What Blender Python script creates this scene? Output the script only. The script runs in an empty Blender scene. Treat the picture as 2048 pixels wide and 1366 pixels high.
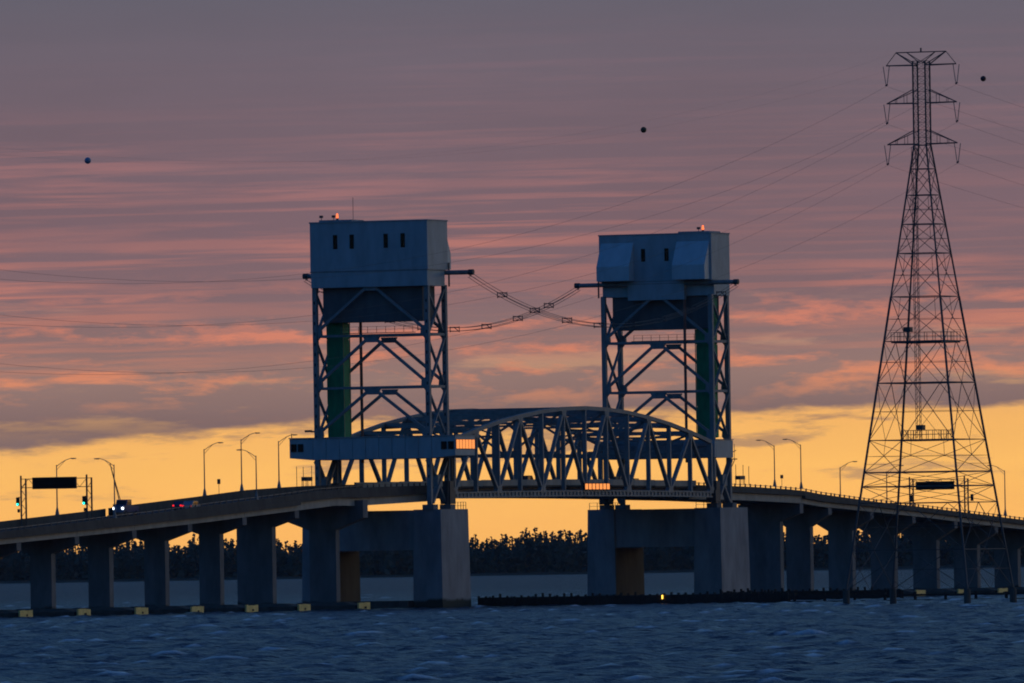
import bpy, math, random
import numpy as np
from mathutils import Vector, Matrix

random.seed(7)
rng = np.random.default_rng(11)
scene = bpy.context.scene
COL = scene.collection

# ------------------------------------------------------------------ camera
# World axes: X along the bridge (away and to the right), Y across it (away and
# to the left), Z up, water at 0.  Metres.
TH = 0.3977                      # angle between line of sight and bridge axis
DIST, CAMH, ROLL = 2471.0, 7.918, 0.01625
FPX, CX, CY = 26145.0, 1060.56, 1127.64
c_, s_ = math.cos(TH), math.sin(TH)
DV = Vector((c_, s_, 0)); RV = Vector((s_, -c_, 0)); UP = Vector((0, 0, 1))
xr, yr = 1024 - CX, 683 - CY
ix = xr * math.cos(ROLL) - yr * math.sin(ROLL)
iy = xr * math.sin(ROLL) + yr * math.cos(ROLL)
fwd = (DV * FPX + RV * ix - UP * iy).normalized()
rgt = (RV * math.cos(ROLL) - UP * math.sin(ROLL))
rgt = (rgt - fwd * rgt.dot(fwd)).normalized()
upc = rgt.cross(fwd)
cam = bpy.data.cameras.new('camera')
camo = bpy.data.objects.new('camera', cam); COL.objects.link(camo)
loc = -DV * DIST + UP * CAMH
camo.matrix_world = Matrix(((rgt.x, upc.x, -fwd.x, loc.x), (rgt.y, upc.y, -fwd.y, loc.y),
                            (rgt.z, upc.z, -fwd.z, loc.z), (0, 0, 0, 1)))
cam.sensor_width = 36.0; cam.lens = FPX / 2048 * 36.0
cam.clip_start = 5; cam.clip_end = 120000
scene.camera = camo

# ------------------------------------------------------------------ sky
def lin(*c):
    return tuple(((x / 255) / 12.92 if x <= 10 else ((x / 255 + .055) / 1.055) ** 2.4) for x in c) + (1.0,)

SUN_AZ = math.radians(68)        # sunset glow: to the right of the frame
sund = DV * math.cos(SUN_AZ) + RV * math.sin(SUN_AZ)
world = bpy.data.worlds.new('World'); scene.world = world; world.use_nodes = True
nt = world.node_tree; nt.nodes.clear()
def N(t, **k):
    n = nt.nodes.new(t)
    for a, b in k.items(): setattr(n, a, b)
    return n
def put(sock, v):
    if isinstance(v, bpy.types.NodeSocket): nt.links.new(v, sock)
    else: sock.default_value = v
def M(op, a, b=0.0, c=0.0, clamp=False):
    n = N('ShaderNodeMath', operation=op, use_clamp=clamp)
    put(n.inputs[0], a); put(n.inputs[1], b)
    if len(n.inputs) > 2: put(n.inputs[2], c)
    return n.outputs[0]
def SM(x, a, b):                 # smooth step between a and b
    n = N('ShaderNodeMapRange', interpolation_type='SMOOTHSTEP')
    put(n.inputs[0], x); put(n.inputs[1], a); put(n.inputs[2], b)
    return n.outputs[0]
def MIX(f, a, b, bt='MIX'):
    n = N('ShaderNodeMix', data_type='RGBA', blend_type=bt)
    put(n.inputs[0], f); put(n.inputs[6], a); put(n.inputs[7], b)
    return n.outputs[2]
def RAMP(x, lo, hi, pts):
    n = N('ShaderNodeValToRGB'); put(n.inputs[0], M('DIVIDE', M('SUBTRACT', x, lo), hi - lo))
    el = n.color_ramp.elements
    while len(el) < len(pts): el.new(0.5)
    for e, (p, c) in zip(el, pts):
        e.position = (p - lo) / (hi - lo); e.color = c
    return n.outputs[0]
def NOISE(u, v, w, fu, fv, detail=4.0, rough=.55, dist=0.0):
    cb = N('ShaderNodeCombineXYZ')
    put(cb.inputs[0], M('MULTIPLY', u, fu)); put(cb.inputs[1], M('MULTIPLY', v, fv)); put(cb.inputs[2], w)
    n = N('ShaderNodeTexNoise'); put(n.inputs['Vector'], cb.outputs[0])
    n.inputs['Scale'].default_value = 1.0; n.inputs['Detail'].default_value = detail
    n.inputs['Roughness'].default_value = rough; n.inputs['Distortion'].default_value = dist
    return n.outputs[0]
tc = N('ShaderNodeTexCoord')
def DOT(vec):
    n = N('ShaderNodeVectorMath', operation='DOT_PRODUCT'); nt.links.new(tc.outputs['Generated'], n.inputs[0])
    n.inputs[1].default_value = tuple(vec); return n.outputs['Value']
df, dr, dz = DOT(DV), DOT(RV), DOT(UP)
U = M('MULTIPLY', M('ARCTAN2', dr, df), 57.29578)
V0 = M('MULTIPLY', M('ARCSINE', dz), 57.29578)
V = M('SUBTRACT', V0, M('MULTIPLY', U, 0.010))          # strata rise slightly to the right
G = M('MULTIPLY_ADD', DOT(sund), .5, .5)                # 1 towards the sunset, 0 away

clear = RAMP(V0, -0.5, 3.0, [(-.4, tuple(1.06 * q for q in lin(232, 158, 84))), (.1, tuple(1.07 * q for q in lin(255, 185, 98))), (.42, tuple(1.07 * q for q in lin(255, 190, 100))),
        (.62, lin(252, 186, 103)), (.9, lin(216, 160, 124)), (1.2, lin(186, 140, 126)), (1.7, lin(136, 108, 112)), (2.5, lin(106, 99, 111))])
cloud = RAMP(V0, -0.5, 3.0, [(.3, lin(170, 134, 108)), (.5, lin(138, 112, 106)), (.64, lin(132, 107, 104)), (.82, lin(152, 122, 114)), (1.0, lin(144, 114, 111)),
        (1.2, lin(130, 104, 108)), (1.5, lin(126, 101, 108)), (1.85, lin(118, 99, 108)), (2.5, lin(104, 99, 111))])
edge = M('MULTIPLY', M('SUBTRACT', NOISE(U, V, 3.1, .6, 3.0, 7, .62), .5), .5)
# main deck of cloud with a ragged lower edge
deck = SM(M('ADD', M('ADD', V, edge), M('MULTIPLY', SM(U, -.6, -2.0), .07)), .595, .665)
# breaks in the low part of the deck
n1 = NOISE(U, V, 8.3, .85, 6.5, 7, .62)
brk = M('MULTIPLY', SM(n1, .53, .66), M('MULTIPLY', SM(V0, .55, .72), M('SUBTRACT', 1.0, SM(V0, .98, 1.3))))
cover = M('MULTIPLY', deck, M('SUBTRACT', 1.0, M('MULTIPLY', brk, .5)))
# small wisps in the clear strip
n2 = NOISE(U, V, 23.7, 1.5, 9.5, 6, .6)
wisp = M('MULTIPLY', SM(n2, .53, .66), M('MULTIPLY', SM(V0, .16, .40), .62))
cover = M('MAXIMUM', cover, wisp)
sky = MIX(cover, clear, cloud)
# undersides of the strata lit from below the horizon
def LIT(seed, fu, fv, dv, gain, v0, v1, v2, v3, rough=.5, det=3, dist=0.0):
    a = NOISE(U, V, seed, fu, fv, det, rough, dist)
    b = NOISE(U, M('ADD', V, dv), seed, fu, fv, det, rough, dist)
    m = M('MULTIPLY', M('SUBTRACT', b, a), gain, clamp=True)
    return M('MULTIPLY', m, M('MULTIPLY', SM(V0, v0, v1), M('SUBTRACT', 1.0, SM(V0, v2, v3))))
st = LIT(4.4, .34, 8.0, .045, 6.6, .75, 1.0, 1.7, 2.5, .62, 6)
st2 = LIT(61.4, .45, 17.0, .024, 7.0, .8, 1.05, 1.8, 2.5, .62, 4)
st = M('MAXIMUM', st, M('MULTIPLY', st2, .9))
pf = LIT(12.9, 1.3, 6.0, .055, 6.5, .62, .85, 1.05, 1.35, .64, 8, .25)
patch = SM(NOISE(U, V, 30.2, .5, 1.6, 2), .40, .62)
st = M('MULTIPLY', st, M('MULTIPLY_ADD', patch, .75, .25))
litc = RAMP(V0, .5, 2.5, [(.6, lin(238, 156, 104)), (.95, lin(228, 136, 104)), (1.25, lin(206, 128, 111)), (1.6, lin(168, 116, 114)), (2.2, lin(134, 106, 116))])
sky = MIX(M('MULTIPLY', M('MAXIMUM', st, pf), .8), sky, litc)
# slow brightness mottling
mot = NOISE(U, V, 44.0, .7, 3.0, 3)
sky = MIX(1.0, sky, M('MULTIPLY_ADD', mot, .2, .9), 'MULTIPLY')
# the strip is brighter nearer the place where the sun went down
boost = M('MULTIPLY_ADD', SM(G, .70, .98), .35, 1.0)
sky = MIX(1.0, sky, boost, 'MULTIPLY')
# the dome above: clear-air twilight
nish = N('ShaderNodeTexSky', sky_type='NISHITA')
nish.sun_disc = False; nish.sun_elevation = math.radians(0.0)
nish.sun_rotation = math.atan2(sund.x, sund.y)
tint = MIX(SM(G, .40, 1.0), (.24, 1.2, 3.7, 1), (1.25, 2.0, 3.2, 1))
dome = MIX(1.0, MIX(1.0, nish.outputs[0], tint, 'MULTIPLY'), (.16, .16, .16, 1), 'MULTIPLY')
band = M('MULTIPLY', M('SUBTRACT', 1.0, SM(V0, 2.6, 5.5)), SM(G, .12, .5))
final = MIX(band, dome, sky)
bg = N('ShaderNodeBackground'); put(bg.inputs[0], final); bg.inputs[1].default_value = 1.0
out = N('ShaderNodeOutputWorld'); nt.links.new(bg.outputs[0], out.inputs[0])

# the sun is down behind the cloud: only a trace of soft directional light
sl = bpy.data.lights.new('sun', 'SUN'); sl.energy = 0.06; sl.angle = math.radians(20); sl.color = (1, .72, .5)
slo = bpy.data.objects.new('sun', sl); COL.objects.link(slo)
sdir = -(sund + UP * .06).normalized()
slo.rotation_euler = sdir.to_track_quat('-Z', 'Y').to_euler(); slo.location = (0, -300, 300)

scene.view_settings.view_transform = 'Standard'; scene.view_settings.look = 'None'
scene.view_settings.exposure = 0.0; scene.view_settings.gamma = 1.0
scene.view_settings.use_curve_mapping = False
scene.cycles.use_denoising = True
scene.cycles.max_bounces = 4
scene.cycles.diffuse_bounces = 2
scene.cycles.caustics_reflective = False
world.cycles.sampling_method = 'MANUAL'; world.cycles.sample_map_resolution = 512
scene.cycles.filter_width = 1.9

# ------------------------------------------------------------------ materials
MATS = {}
def mat(name, col, rough=.7, metal=0.0, var=.25, scale=.6, emit=None, estr=0.0, bump=0.0, spec=.5, ior=None, stain=None, tide=False):
    m = bpy.data.materials.new(name); m.use_nodes = True
    t = m.node_tree; b = t.nodes['Principled BSDF']
    b.inputs['Roughness'].default_value = rough; b.inputs['Metallic'].default_value = metal
    b.inputs['Specular IOR Level'].default_value = spec
    if ior: b.inputs['IOR'].default_value = ior
    if var:
        geo = t.nodes.new('ShaderNodeNewGeometry')
        mp = t.nodes.new('ShaderNodeMapping'); mp.inputs['Scale'].default_value = (1, 1, .35)
        t.links.new(geo.outputs['Position'], mp.inputs[0])
        n = t.nodes.new('ShaderNodeTexNoise'); n.inputs['Scale'].default_value = scale; n.inputs['Detail'].default_value = 6
        n.inputs['Roughness'].default_value = .65
        t.links.new(mp.outputs[0], n.inputs['Vector'])
        r = t.nodes.new('ShaderNodeValToRGB')
        r.color_ramp.elements[0].position = .3; r.color_ramp.elements[1].position = .7
        lo = stain if stain else tuple(x * (1 - var) for x in col)
        r.color_ramp.elements[0].color = lo + (1,)
        r.color_ramp.elements[1].color = tuple(min(1, x * (1 + var * .6)) for x in col) + (1,)
        t.links.new(n.outputs[0], r.inputs[0]); t.links.new(r.outputs[0], b.inputs['Base Color'])
        if bump:
            bp = t.nodes.new('ShaderNodeBump'); bp.inputs['Strength'].default_value = bump; bp.inputs['Distance'].default_value = .05
            t.links.new(n.outputs[0], bp.inputs['Height']); t.links.new(bp.outputs[0], b.inputs['Normal'])
        if tide:
            sp_ = t.nodes.new('ShaderNodeSeparateXYZ'); t.links.new(geo.outputs['Position'], sp_.inputs[0])
            ma = t.nodes.new('ShaderNodeMath'); ma.operation = 'MULTIPLY_ADD'; t.links.new(n.outputs[0], ma.inputs[0])
            ma.inputs[1].default_value = -2.2; t.links.new(sp_.outputs[2], ma.inputs[2])
            tr = t.nodes.new('ShaderNodeMapRange'); tr.inputs[1].default_value = .2; tr.inputs[2].default_value = .75
            t.links.new(ma.outputs[0], tr.inputs[0])
            tm = t.nodes.new('ShaderNodeMix'); tm.data_type = 'RGBA'; t.links.new(tr.outputs[0], tm.inputs[0])
            tm.inputs[6].default_value = (.035, .04, .03, 1); t.links.new(r.outputs[0], tm.inputs[7]); t.links.new(tm.outputs[2], b.inputs['Base Color'])
    else:
        b.inputs['Base Color'].default_value = tuple(col) + (1,)
    if emit:
        b.inputs['Emission Color'].default_value = tuple(emit) + (1,); b.inputs['Emission Strength'].default_value = estr
    MATS[name] = m
    return m
STEEL = mat('painted_steel', (.20, .235, .25), .6, 0, .3, .8)
HOUSE = mat('house_cladding', (.32, .41, .45), .55, 0, .2, .5)
HOOD = mat('skylit_hood_cladding', (.42, .55, .60), .45, 0, .14, .5)  # paler than the house cladding: skylight on the sloped hoods painted in
ROOF = mat('roof_membrane', (.30, .34, .36), .8, 0, .2, .5)
CONC = mat('weathered_concrete', (.175, .185, .195), .9, 0, .35, .35, bump=.3, tide=True)
CONCL = mat('pier_concrete', (.27, .29, .31), .9, 0, .34, .3, bump=.3, tide=True)
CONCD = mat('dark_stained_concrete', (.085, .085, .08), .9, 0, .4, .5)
WARMC = mat('warm_lit_concrete', (.105, .09, .062), .9, 0, .3, .4)  # concrete with warm light painted in as brown
CWT = mat('counterweight_concrete', (.12, .125, .13), .9, 0, .25, .4)
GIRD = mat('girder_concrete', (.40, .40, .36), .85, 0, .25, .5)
DARK = mat('dark_steel', (.06, .065, .07), .6, 0, .3, 1.0)
GALV = mat('galvanised_steel', (.20, .21, .22), .5, .6, .25, 1.5)
PYL = mat('pylon_steel', (.09, .093, .10), .7, .2, .3, 1.0)
ASPH = mat('asphalt', (.05, .05, .05), .9, 0, .3, 1.0)
GLASSD = mat('dark_window_glass', (.01, .012, .014), .08, 0, 0, spec=.5)
COATG = mat('coated_window_glass', (.98, .58, .5), .06, 1.0, 0)
BLACK = mat('matte_black', (.012, .012, .014), .7, 0, 0)
TIMB = mat('creosoted_timber', (.035, .03, .026), .9, 0, .4, 1.5)
YELL = mat('yellow_fender_board', (.86, .68, .24), .7, 0, .25, 1.2)
GREEN = mat('green_netting', (.012, .27, .11), .7, 0, .35, 1.2)
GREENL = mat('pale_lit_edge', (.42, .46, .20), .6, 0, .3, 2.0)
PIPE = mat('rusty_pipe', (.25, .12, .09), .8, 0, .3, 1.0)
RUBBER = mat('tyre_rubber', (.015, .015, .015), .9, 0, 0)
PAINTN = mat('navy_car_paint', (.02, .04, .10), .3, 0, 0)
PAINTW = mat('silver_car_paint', (.30, .32, .35), .3, .4, 0)
PAINTD = mat('dark_car_paint', (.02, .02, .022), .3, 0, 0)
PAINTB = mat('blue_truck_paint', (.03, .06, .16), .35, 0, 0)
REDL = mat('lit_tail_light', (.2, .01, .01), .4, 0, 0, emit=(1, .02, .03), estr=1.3)
WHITEL = mat('lit_head_light', (.8, .8, .8), .4, 0, 0, emit=(.85, .95, 1), estr=5)
GREENS = mat('lit_green_signal', (.0, .3, .25), .4, 0, 0, emit=(.02, .85, .60), estr=3.2)
BEACON = mat('lit_red_beacon', (.4, .05, .02), .4, 0, 0, emit=(1, .17, .05), estr=1.9)
AMBER = mat('lit_amber_lamp', (.4, .2, .02), .4, 0, 0, emit=(1, .55, .06), estr=4)
PORC = mat('insulator_glass', (.18, .19, .19), .3, 0, 0)
BALLB = mat('blue_white_marker', (.16, .28, .45), .5, 0, 0)
BALLO = mat('olive_marker', (.05, .05, .02), .5, 0, 0)
BALLR = mat('maroon_marker', (.05, .02, .03), .5, 0, 0)
WIRE = mat('aluminium_wire', (.10, .10, .11), .6, .5, 0)

# ------------------------------------------------------------------ builders
OFF = {}
def thing(name, loc, label, cat, group=None):
    o = bpy.data.objects.new(name, None); COL.objects.link(o)
    o.location = loc; o.empty_display_size = 1
    o['label'] = label; o['category'] = cat
    if group: o['group'] = group
    OFF[o.name] = Vector(loc)
    return o
def link(name, verts, faces, m, parent=None, smooth=False, loc=None):
    off = OFF.get(parent.name, Vector()) if parent else (Vector(loc) if loc else Vector())
    me = bpy.data.meshes.new(name)
    me.from_pydata([(v[0] - off.x, v[1] - off.y, v[2] - off.z) for v in verts], [], faces)
    me.materials.append(m)
    if smooth:
        for p in me.polygons: p.use_smooth = True
    o = bpy.data.objects.new(name, me); COL.objects.link(o)
    if parent: o.parent = parent
    elif loc: o.location = loc
    OFF[o.name] = off
    return o
def tag(o, label, cat, group=None, kind=None):
    if label: o['label'] = label
    if cat: o['category'] = cat
    if group: o['group'] = group
    if kind: o['kind'] = kind
    return o
BF = [(0, 3, 2, 1), (4, 5, 6, 7), (0, 1, 5, 4), (1, 2, 6, 5), (2, 3, 7, 6), (3, 0, 4, 7)]
def gbox(x0, x1, y0, y1, z0, z1):
    return [(x0, y0, z0), (x1, y0, z0), (x1, y1, z0), (x0, y1, z0), (x0, y0, z1), (x1, y0, z1), (x1, y1, z1), (x0, y1, z1)], BF
def gbar(p, q, w, h, up=(0, 0, 1)):
    p, q = Vector(p), Vector(q); d = (q - p).normalized(); u = Vector(up)
    if abs(d.dot(u)) > .98: u = Vector((1, 0, 0))
    sx = d.cross(u).normalized(); uu = sx.cross(d)
    a, b = sx * w / 2, uu * h / 2
    return [tuple(p - a - b), tuple(p + a - b), tuple(p + a + b), tuple(p - a + b),
            tuple(q - a - b), tuple(q + a - b), tuple(q + a + b), tuple(q - a + b)], BF
def gcyl(p, q, r, n=8, r2=None):
    p, q = Vector(p), Vector(q); d = (q - p).normalized(); u = Vector((0, 0, 1)) if abs(d.z) < .9 else Vector((1, 0, 0))
    sx = d.cross(u).normalized(); uu = sx.cross(d); r2 = r if r2 is None else r2
    v = [tuple(p + (sx * math.cos(a) + uu * math.sin(a)) * r) for a in [2 * math.pi * i / n for i in range(n)]]
    v += [tuple(q + (sx * math.cos(a) + uu * math.sin(a)) * r2) for a in [2 * math.pi * i / n for i in range(n)]]
    f = [(i, (i + 1) % n, n + (i + 1) % n, n + i) for i in range(n)] + [tuple(range(n))[::-1], tuple(range(n, 2 * n))]
    return v, f
def gprism(prof, axis, a, b):
    # profile polygon extruded along an axis ('x': prof=(y,z); 'y': prof=(x,z); 'z': prof=(x,y))
    def mk(t, u, w): return {'x': (w, t, u), 'y': (t, w, u), 'z': (t, u, w)}[axis]
    n = len(prof)
    v = [mk(t, u, a) for t, u in prof] + [mk(t, u, b) for t, u in prof]
    f = [(i, (i + 1) % n, n + (i + 1) % n, n + i) for i in range(n)] + [tuple(range(n))[::-1], tuple(range(n, 2 * n))]
    return v, f
def join(parts):
    V_, F_ = [], []
    for v, f in parts:
        k = len(V_); V_ += list(v); F_ += [tuple(i + k for i in g) for g in f]
    return V_, F_
def box(name, x0, x1, y0, y1, z0, z1, m, par): return link(name, *gbox(min(x0, x1), max(x0, x1), min(y0, y1), max(y0, y1), z0, z1), m, par)
def bar(name, p, q, w, h, m, par, up=(0, 0, 1)): return link(name, *gbar(p, q, w, h, up), m, par)
def cyl(name, p, q, r, m, par, n=8, r2=None): return link(name, *gcyl(p, q, r, n, r2), m, par, smooth=False)
def interp(x, pts): return float(np.interp(x, [a for a, _ in pts], [b for _, b in pts]))

# ------------------------------------------------------------------ water: one sheet to the horizon
def spaced(a, b, s0, s1):
    out = [a]; x = a
    while x < b:
        x += s0 + (s1 - s0) * (x - a) / (b - a); out.append(min(x, b))
    return out
lat = spaced(0, 152, 1.15, 1.6)
far = [158, 175, 220, 300, 450, 700, 1100, 1800, 3000, 6000, 12000, 25000, 45000]
lats = np.array([-x for x in far[::-1]] + [-x for x in lat[:0:-1]] + lat + far)
deps = np.array([-3000, -1000, 0, 200, 400, 520, 580] + spaced(620, 1500, .85, 1.3) + spaced(1503, 2780, 1.5, 3.2) + spaced(2783, 4300, 3.3, 6.5) +
                [4320, 4500, 4800, 5200, 6200, 7400, 9000, 12000, 18000, 30000, 50000, 70000])
Lg, Dg = np.meshgrid(lats, deps)
PX = -DV.x * DIST + DV.x * Dg + RV.x * Lg; PY = -DV.y * DIST + DV.y * Dg + RV.y * Lg
H = np.zeros_like(PX); SX = np.zeros_like(PX)
wind = math.radians(205)
for i in range(64):
    wl = 2.6 * (8.5 / 2.6) ** rng.random(); k = 2 * math.pi / wl
    a = wind + rng.normal(0, .75); amp = .024 * (wl / 4.5) ** .9
    ph = PX * math.cos(a) * k + PY * math.sin(a) * k + rng.random() * 6.28
    H += amp * (np.sin(ph) + .25 * np.sin(2 * ph + 1.2))
sig = H.std()
fade = np.clip((150 - abs(Lg)) / 20, 0, 1) * np.clip((Dg - 600) / 60, 0, 1) * np.clip((4290 - Dg) / 1900, 0, 1)
env = np.zeros_like(H)
for i in range(14):
    a = rng.random() * 6.28; k = 2 * math.pi / (9 + 30 * rng.random())
    env += np.sin(PX * math.cos(a) * k + PY * math.sin(a) * k + rng.random() * 6.28)
env /= env.std()
foam = np.clip((H / sig + .55 * env - 3.1) / .22, 0, 1) * fade
Z = H * fade
nr, ncl = PX.shape
verts = np.stack([PX, PY, Z], -1).reshape(-1, 3)
idx = np.arange(nr * ncl).reshape(nr, ncl)
quads = np.stack([idx[:-1, :-1], idx[:-1, 1:], idx[1:, 1:], idx[1:, :-1]], -1).reshape(-1, 4)
me = bpy.data.meshes.new('water')
me.vertices.add(len(verts)); me.vertices.foreach_set('co', verts.ravel())
me.loops.add(quads.size); me.loops.foreach_set('vertex_index', quads.ravel().astype(np.int32))
me.polygons.add(len(quads)); me.polygons.foreach_set('loop_start', np.arange(0, quads.size, 4, dtype=np.int32))
me.polygons.foreach_set('loop_total', np.full(len(quads), 4, np.int32))
me.update(calc_edges=True)
me.polygons.foreach_set('use_smooth', np.ones(len(quads), bool))
a2 = me.attributes.new('chop', 'FLOAT', 'POINT'); a2.data.foreach_set('value', fade.ravel().astype(np.float32))
at = me.attributes.new('foam', 'FLOAT', 'POINT'); at.data.foreach_set('value', foam.ravel().astype(np.float32))
WAT = bpy.data.materials.new('river_water'); WAT.use_nodes = True
t = WAT.node_tree; b = t.nodes['Principled BSDF']
b.inputs['IOR'].default_value = 1.33
geo = t.nodes.new('ShaderNodeNewGeometry')
mp = t.nodes.new('ShaderNodeMapping'); mp.inputs['Rotation'].default_value = (0, 0, -wind); t.links.new(geo.outputs['Position'], mp.inputs[0])
mp.inputs['Scale'].default_value = (1, .6, 1)
nz = t.nodes.new('ShaderNodeTexNoise'); nz.inputs['Scale'].default_value = .9; nz.inputs['Detail'].default_value = 5; nz.inputs['Roughness'].default_value = .6
t.links.new(mp.outputs[0], nz.inputs['Vector'])
bp = t.nodes.new('ShaderNodeBump'); bp.inputs['Strength'].default_value = 1.0; 
ac = t.nodes.new('ShaderNodeAttribute'); ac.attribute_name = 'chop'
md = t.nodes.new('ShaderNodeMapRange'); md.inputs[3].default_value = 3.2; md.inputs[4].default_value = .85
t.links.new(ac.outputs['Fac'], md.inputs[0]); t.links.new(md.outputs[0], bp.inputs['Distance'])
t.links.new(nz.outputs[0], bp.inputs['Height']); t.links.new(bp.outputs[0], b.inputs['Normal'])
aa = t.nodes.new('ShaderNodeAttribute'); aa.attribute_name = 'foam'
mx = t.nodes.new('ShaderNodeMix'); mx.data_type = 'RGBA'
mx.inputs[6].default_value = (.006, .026, .060, 1); mx.inputs[7].default_value = (.80, .82, .84, 1)
t.links.new(aa.outputs['Fac'], mx.inputs[0]); t.links.new(mx.outputs[2], b.inputs['Base Color'])
mr = t.nodes.new('ShaderNodeMapRange'); mr.inputs[3].default_value = .37; mr.inputs[4].default_value = .28
t.links.new(ac.outputs['Fac'], mr.inputs[0]); t.links.new(mr.outputs[0], b.inputs['Roughness'])
me.materials.append(WAT)
wo = bpy.data.objects.new('water', me); COL.objects.link(wo); tag(wo, 'choppy dark blue river with small whitecaps', None, kind='structure')

# ------------------------------------------------------------------ far shore and wood
def P(dep, latr, z=0.0): 
    q = -DV * DIST + DV * dep + RV * latr; return (q.x, q.y, z)
SHORE = 9200
pts = []; fcs = []
xs = list(range(-2600, 2601, 100))
for x in xs:
    w = 25 * math.sin(x * .004) + 12 * math.sin(x * .013)
    for dd, zz in ((-4, -1), (10, 1.2), (60, 4), (400, 7), (3000, 8), (3010, -1)):
        pts.append(P(SHORE + w + dd, x, zz))
for i in range(len(xs) - 1):
    for j in range(5):
        a = i * 6 + j; fcs.append((a, a + 6, a + 7, a + 1))
SOIL = mat('shore_soil', (.05, .05, .035), .95, 0, .3, .02)
so = link('far_shore', pts, fcs, SOIL); tag(so, None, None, kind='structure')
FOL = mat('pine_foliage', (.05, .07, .055), .9, 0, .45, .05)
tv, tf = [], []
def top_h(x):
    return 30.2 + 1.5 * min(1, max(0, (x - 40) / 120)) + 1.9 * math.sin(x * .018 + 1) + 1.5 * math.sin(x * .052) + 1.2 * math.sin(x * .11 + 2)
rnd = random.Random(5)
x = -1250.0
while x < 1250:
    for row in range(5):
        h = top_h(x) * rnd.uniform(.8, 1.0) * (1.0 if row else .8) - 1
        if rnd.random() < .06: h += rnd.uniform(1, 3.0)
        w = 25 * math.sin(x * .004) + 12 * math.sin(x * .013)
        bx, by, _ = P(SHORE + w + 25 + row * 16 + rnd.uniform(-5, 5), x + rnd.uniform(-3, 3))
        pine = rnd.random() < .6; r = rnd.uniform(3.0, 5.0) * (.8 if pine else 1.15)
        k = len(tv); g = gbar((bx, by, 1), (bx, by, h), .5, .5); tv += g[0]; tf += [tuple(q + k for q in f) for f in g[1]]
        for c in range(66):
            tt = rnd.random()
            z = 1.5 + (h - 1.5) * tt
            rr = r * (1.15 - .85 * tt if pine else math.sqrt(max(.08, 1 - (max(0, tt - .55) / .47) ** 2))) * math.sqrt(rnd.random())
            a = rnd.uniform(0, 6.28); cx, cy = bx + rr * math.cos(a), by + rr * math.sin(a)
            s = rnd.uniform(.7, 1.5) * (1.0 if tt > .7 else 2.2)
            n1v = Vector((rnd.gauss(0, 1), rnd.gauss(0, 1), rnd.gauss(0, .6))).normalized() * s
            n2v = n1v.cross(Vector((rnd.gauss(0, 1), rnd.gauss(0, 1), rnd.gauss(0, 1)))).normalized() * s * .8
            cc = Vector((cx, cy, z)); k = len(tv)
            tv += [tuple(cc - n1v), tuple(cc + n2v), tuple(cc + n1v * .9), tuple(cc - n2v * 1.1)]
            tf.append((k, k + 1, k + 2, k + 3))
    x += 4.2
wd = link('far_wood', tv, tf, FOL); tag(wd, 'dark wooded far shore along the horizon behind the bridge', 'woodland', kind='stuff')

# ------------------------------------------------------------------ tower piers
def tower_pier(s, xa, xb, label):
    # s=+1 left tower, -1 right tower; columns near (-Y) and far (+Y)
    r = thing('tower_pier', ((xa + xb) / 2, 0, 0), label, 'bridge pier', 'concrete piers under the lift towers')
    for y0, y1, m, nm in ((-13.6, -8.2, CONCL, None), (8.6, 14.1, CONCL, 'warm_lit')):
        zt = 18.2; e = .28; ye = .3
        prof = [(xa - e, y0 - ye, -2), (xb + e, y0 - ye, -2), (xb + e, y1 + ye, -2), (xa - e, y1 + ye, -2),
                (xa, y0, zt), (xb, y0, zt), (xb, y1, zt), (xa, y1, zt)]
        o = link('column', prof, BF, m, r)
        if nm:   # brown overlay paints warm light onto the far column's inner face
            q = link('warm_lit_face', [(xa - e + .3, y0 - ye - .06, 0), (xb + e - .3, y0 - ye - .06, 0), (xb + .1, y0 - .2, 10.6), (xa - .1, y0 - .2, 10.6),
                                      (xa - e + .3, y0 - ye + .2, 0), (xb + e - .3, y0 - ye + .2, 0), (xb + .1, y0 + .1, 10.6), (xa - .1, y0 + .1, 10.6)], BF, WARMC, r)
            q['label'] = 'inner face of far column with warm light painted brown'
    box('cross_wall', xa + .25, xb - .25, -8.1, 8.5, 10.8, 18.1, CONCL, r)
    box('footing', xa - 1.5, xb + 1.5, -7.4, 7.8, -2, 1.5, CONCD, r)
    xc = xb - .25 if s > 0 else xa + .25
    for y0, y1 in ((-13.3, -8.5), (8.9, 13.8)):
        for k in range(4): bar('rail_post', (xc, y0 + (y1 - y0) * k / 3, 18.2), (xc, y0 + (y1 - y0) * k / 3, 19.5), .09, .09, DARK, r)
        for z in (18.85, 19.5): bar('handrail', (xc, y0, z), (xc, y1, z), .06, .06, DARK, r)
        for k in range(2): bar('rail_post', (xc - s * (1.2 + 1.2 * k), y0, 18.2), (xc - s * (1.2 + 1.2 * k), y0, 19.5), .09, .09, DARK, r)
        bar('handrail', (xc, y0, 19.5), (xc - s * 2.4, y0, 19.5), .06, .06, DARK, r)
    for yy in (-11.2, 11.2):
        for xx in ((-73.6 * s), (-65.5 * s)):
            box('pedestal', xx - 1.1, xx + 1.1, yy - 1.1, yy + 1.1, 18.2, 19.1, CONC, r)
    return r
tower_pier(1, -74.4, -61.6, 'massive two-column concrete pier under the left lift tower')
tower_pier(-1, 62.7, 76.9, 'massive two-column concrete pier under the right lift tower')

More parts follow.
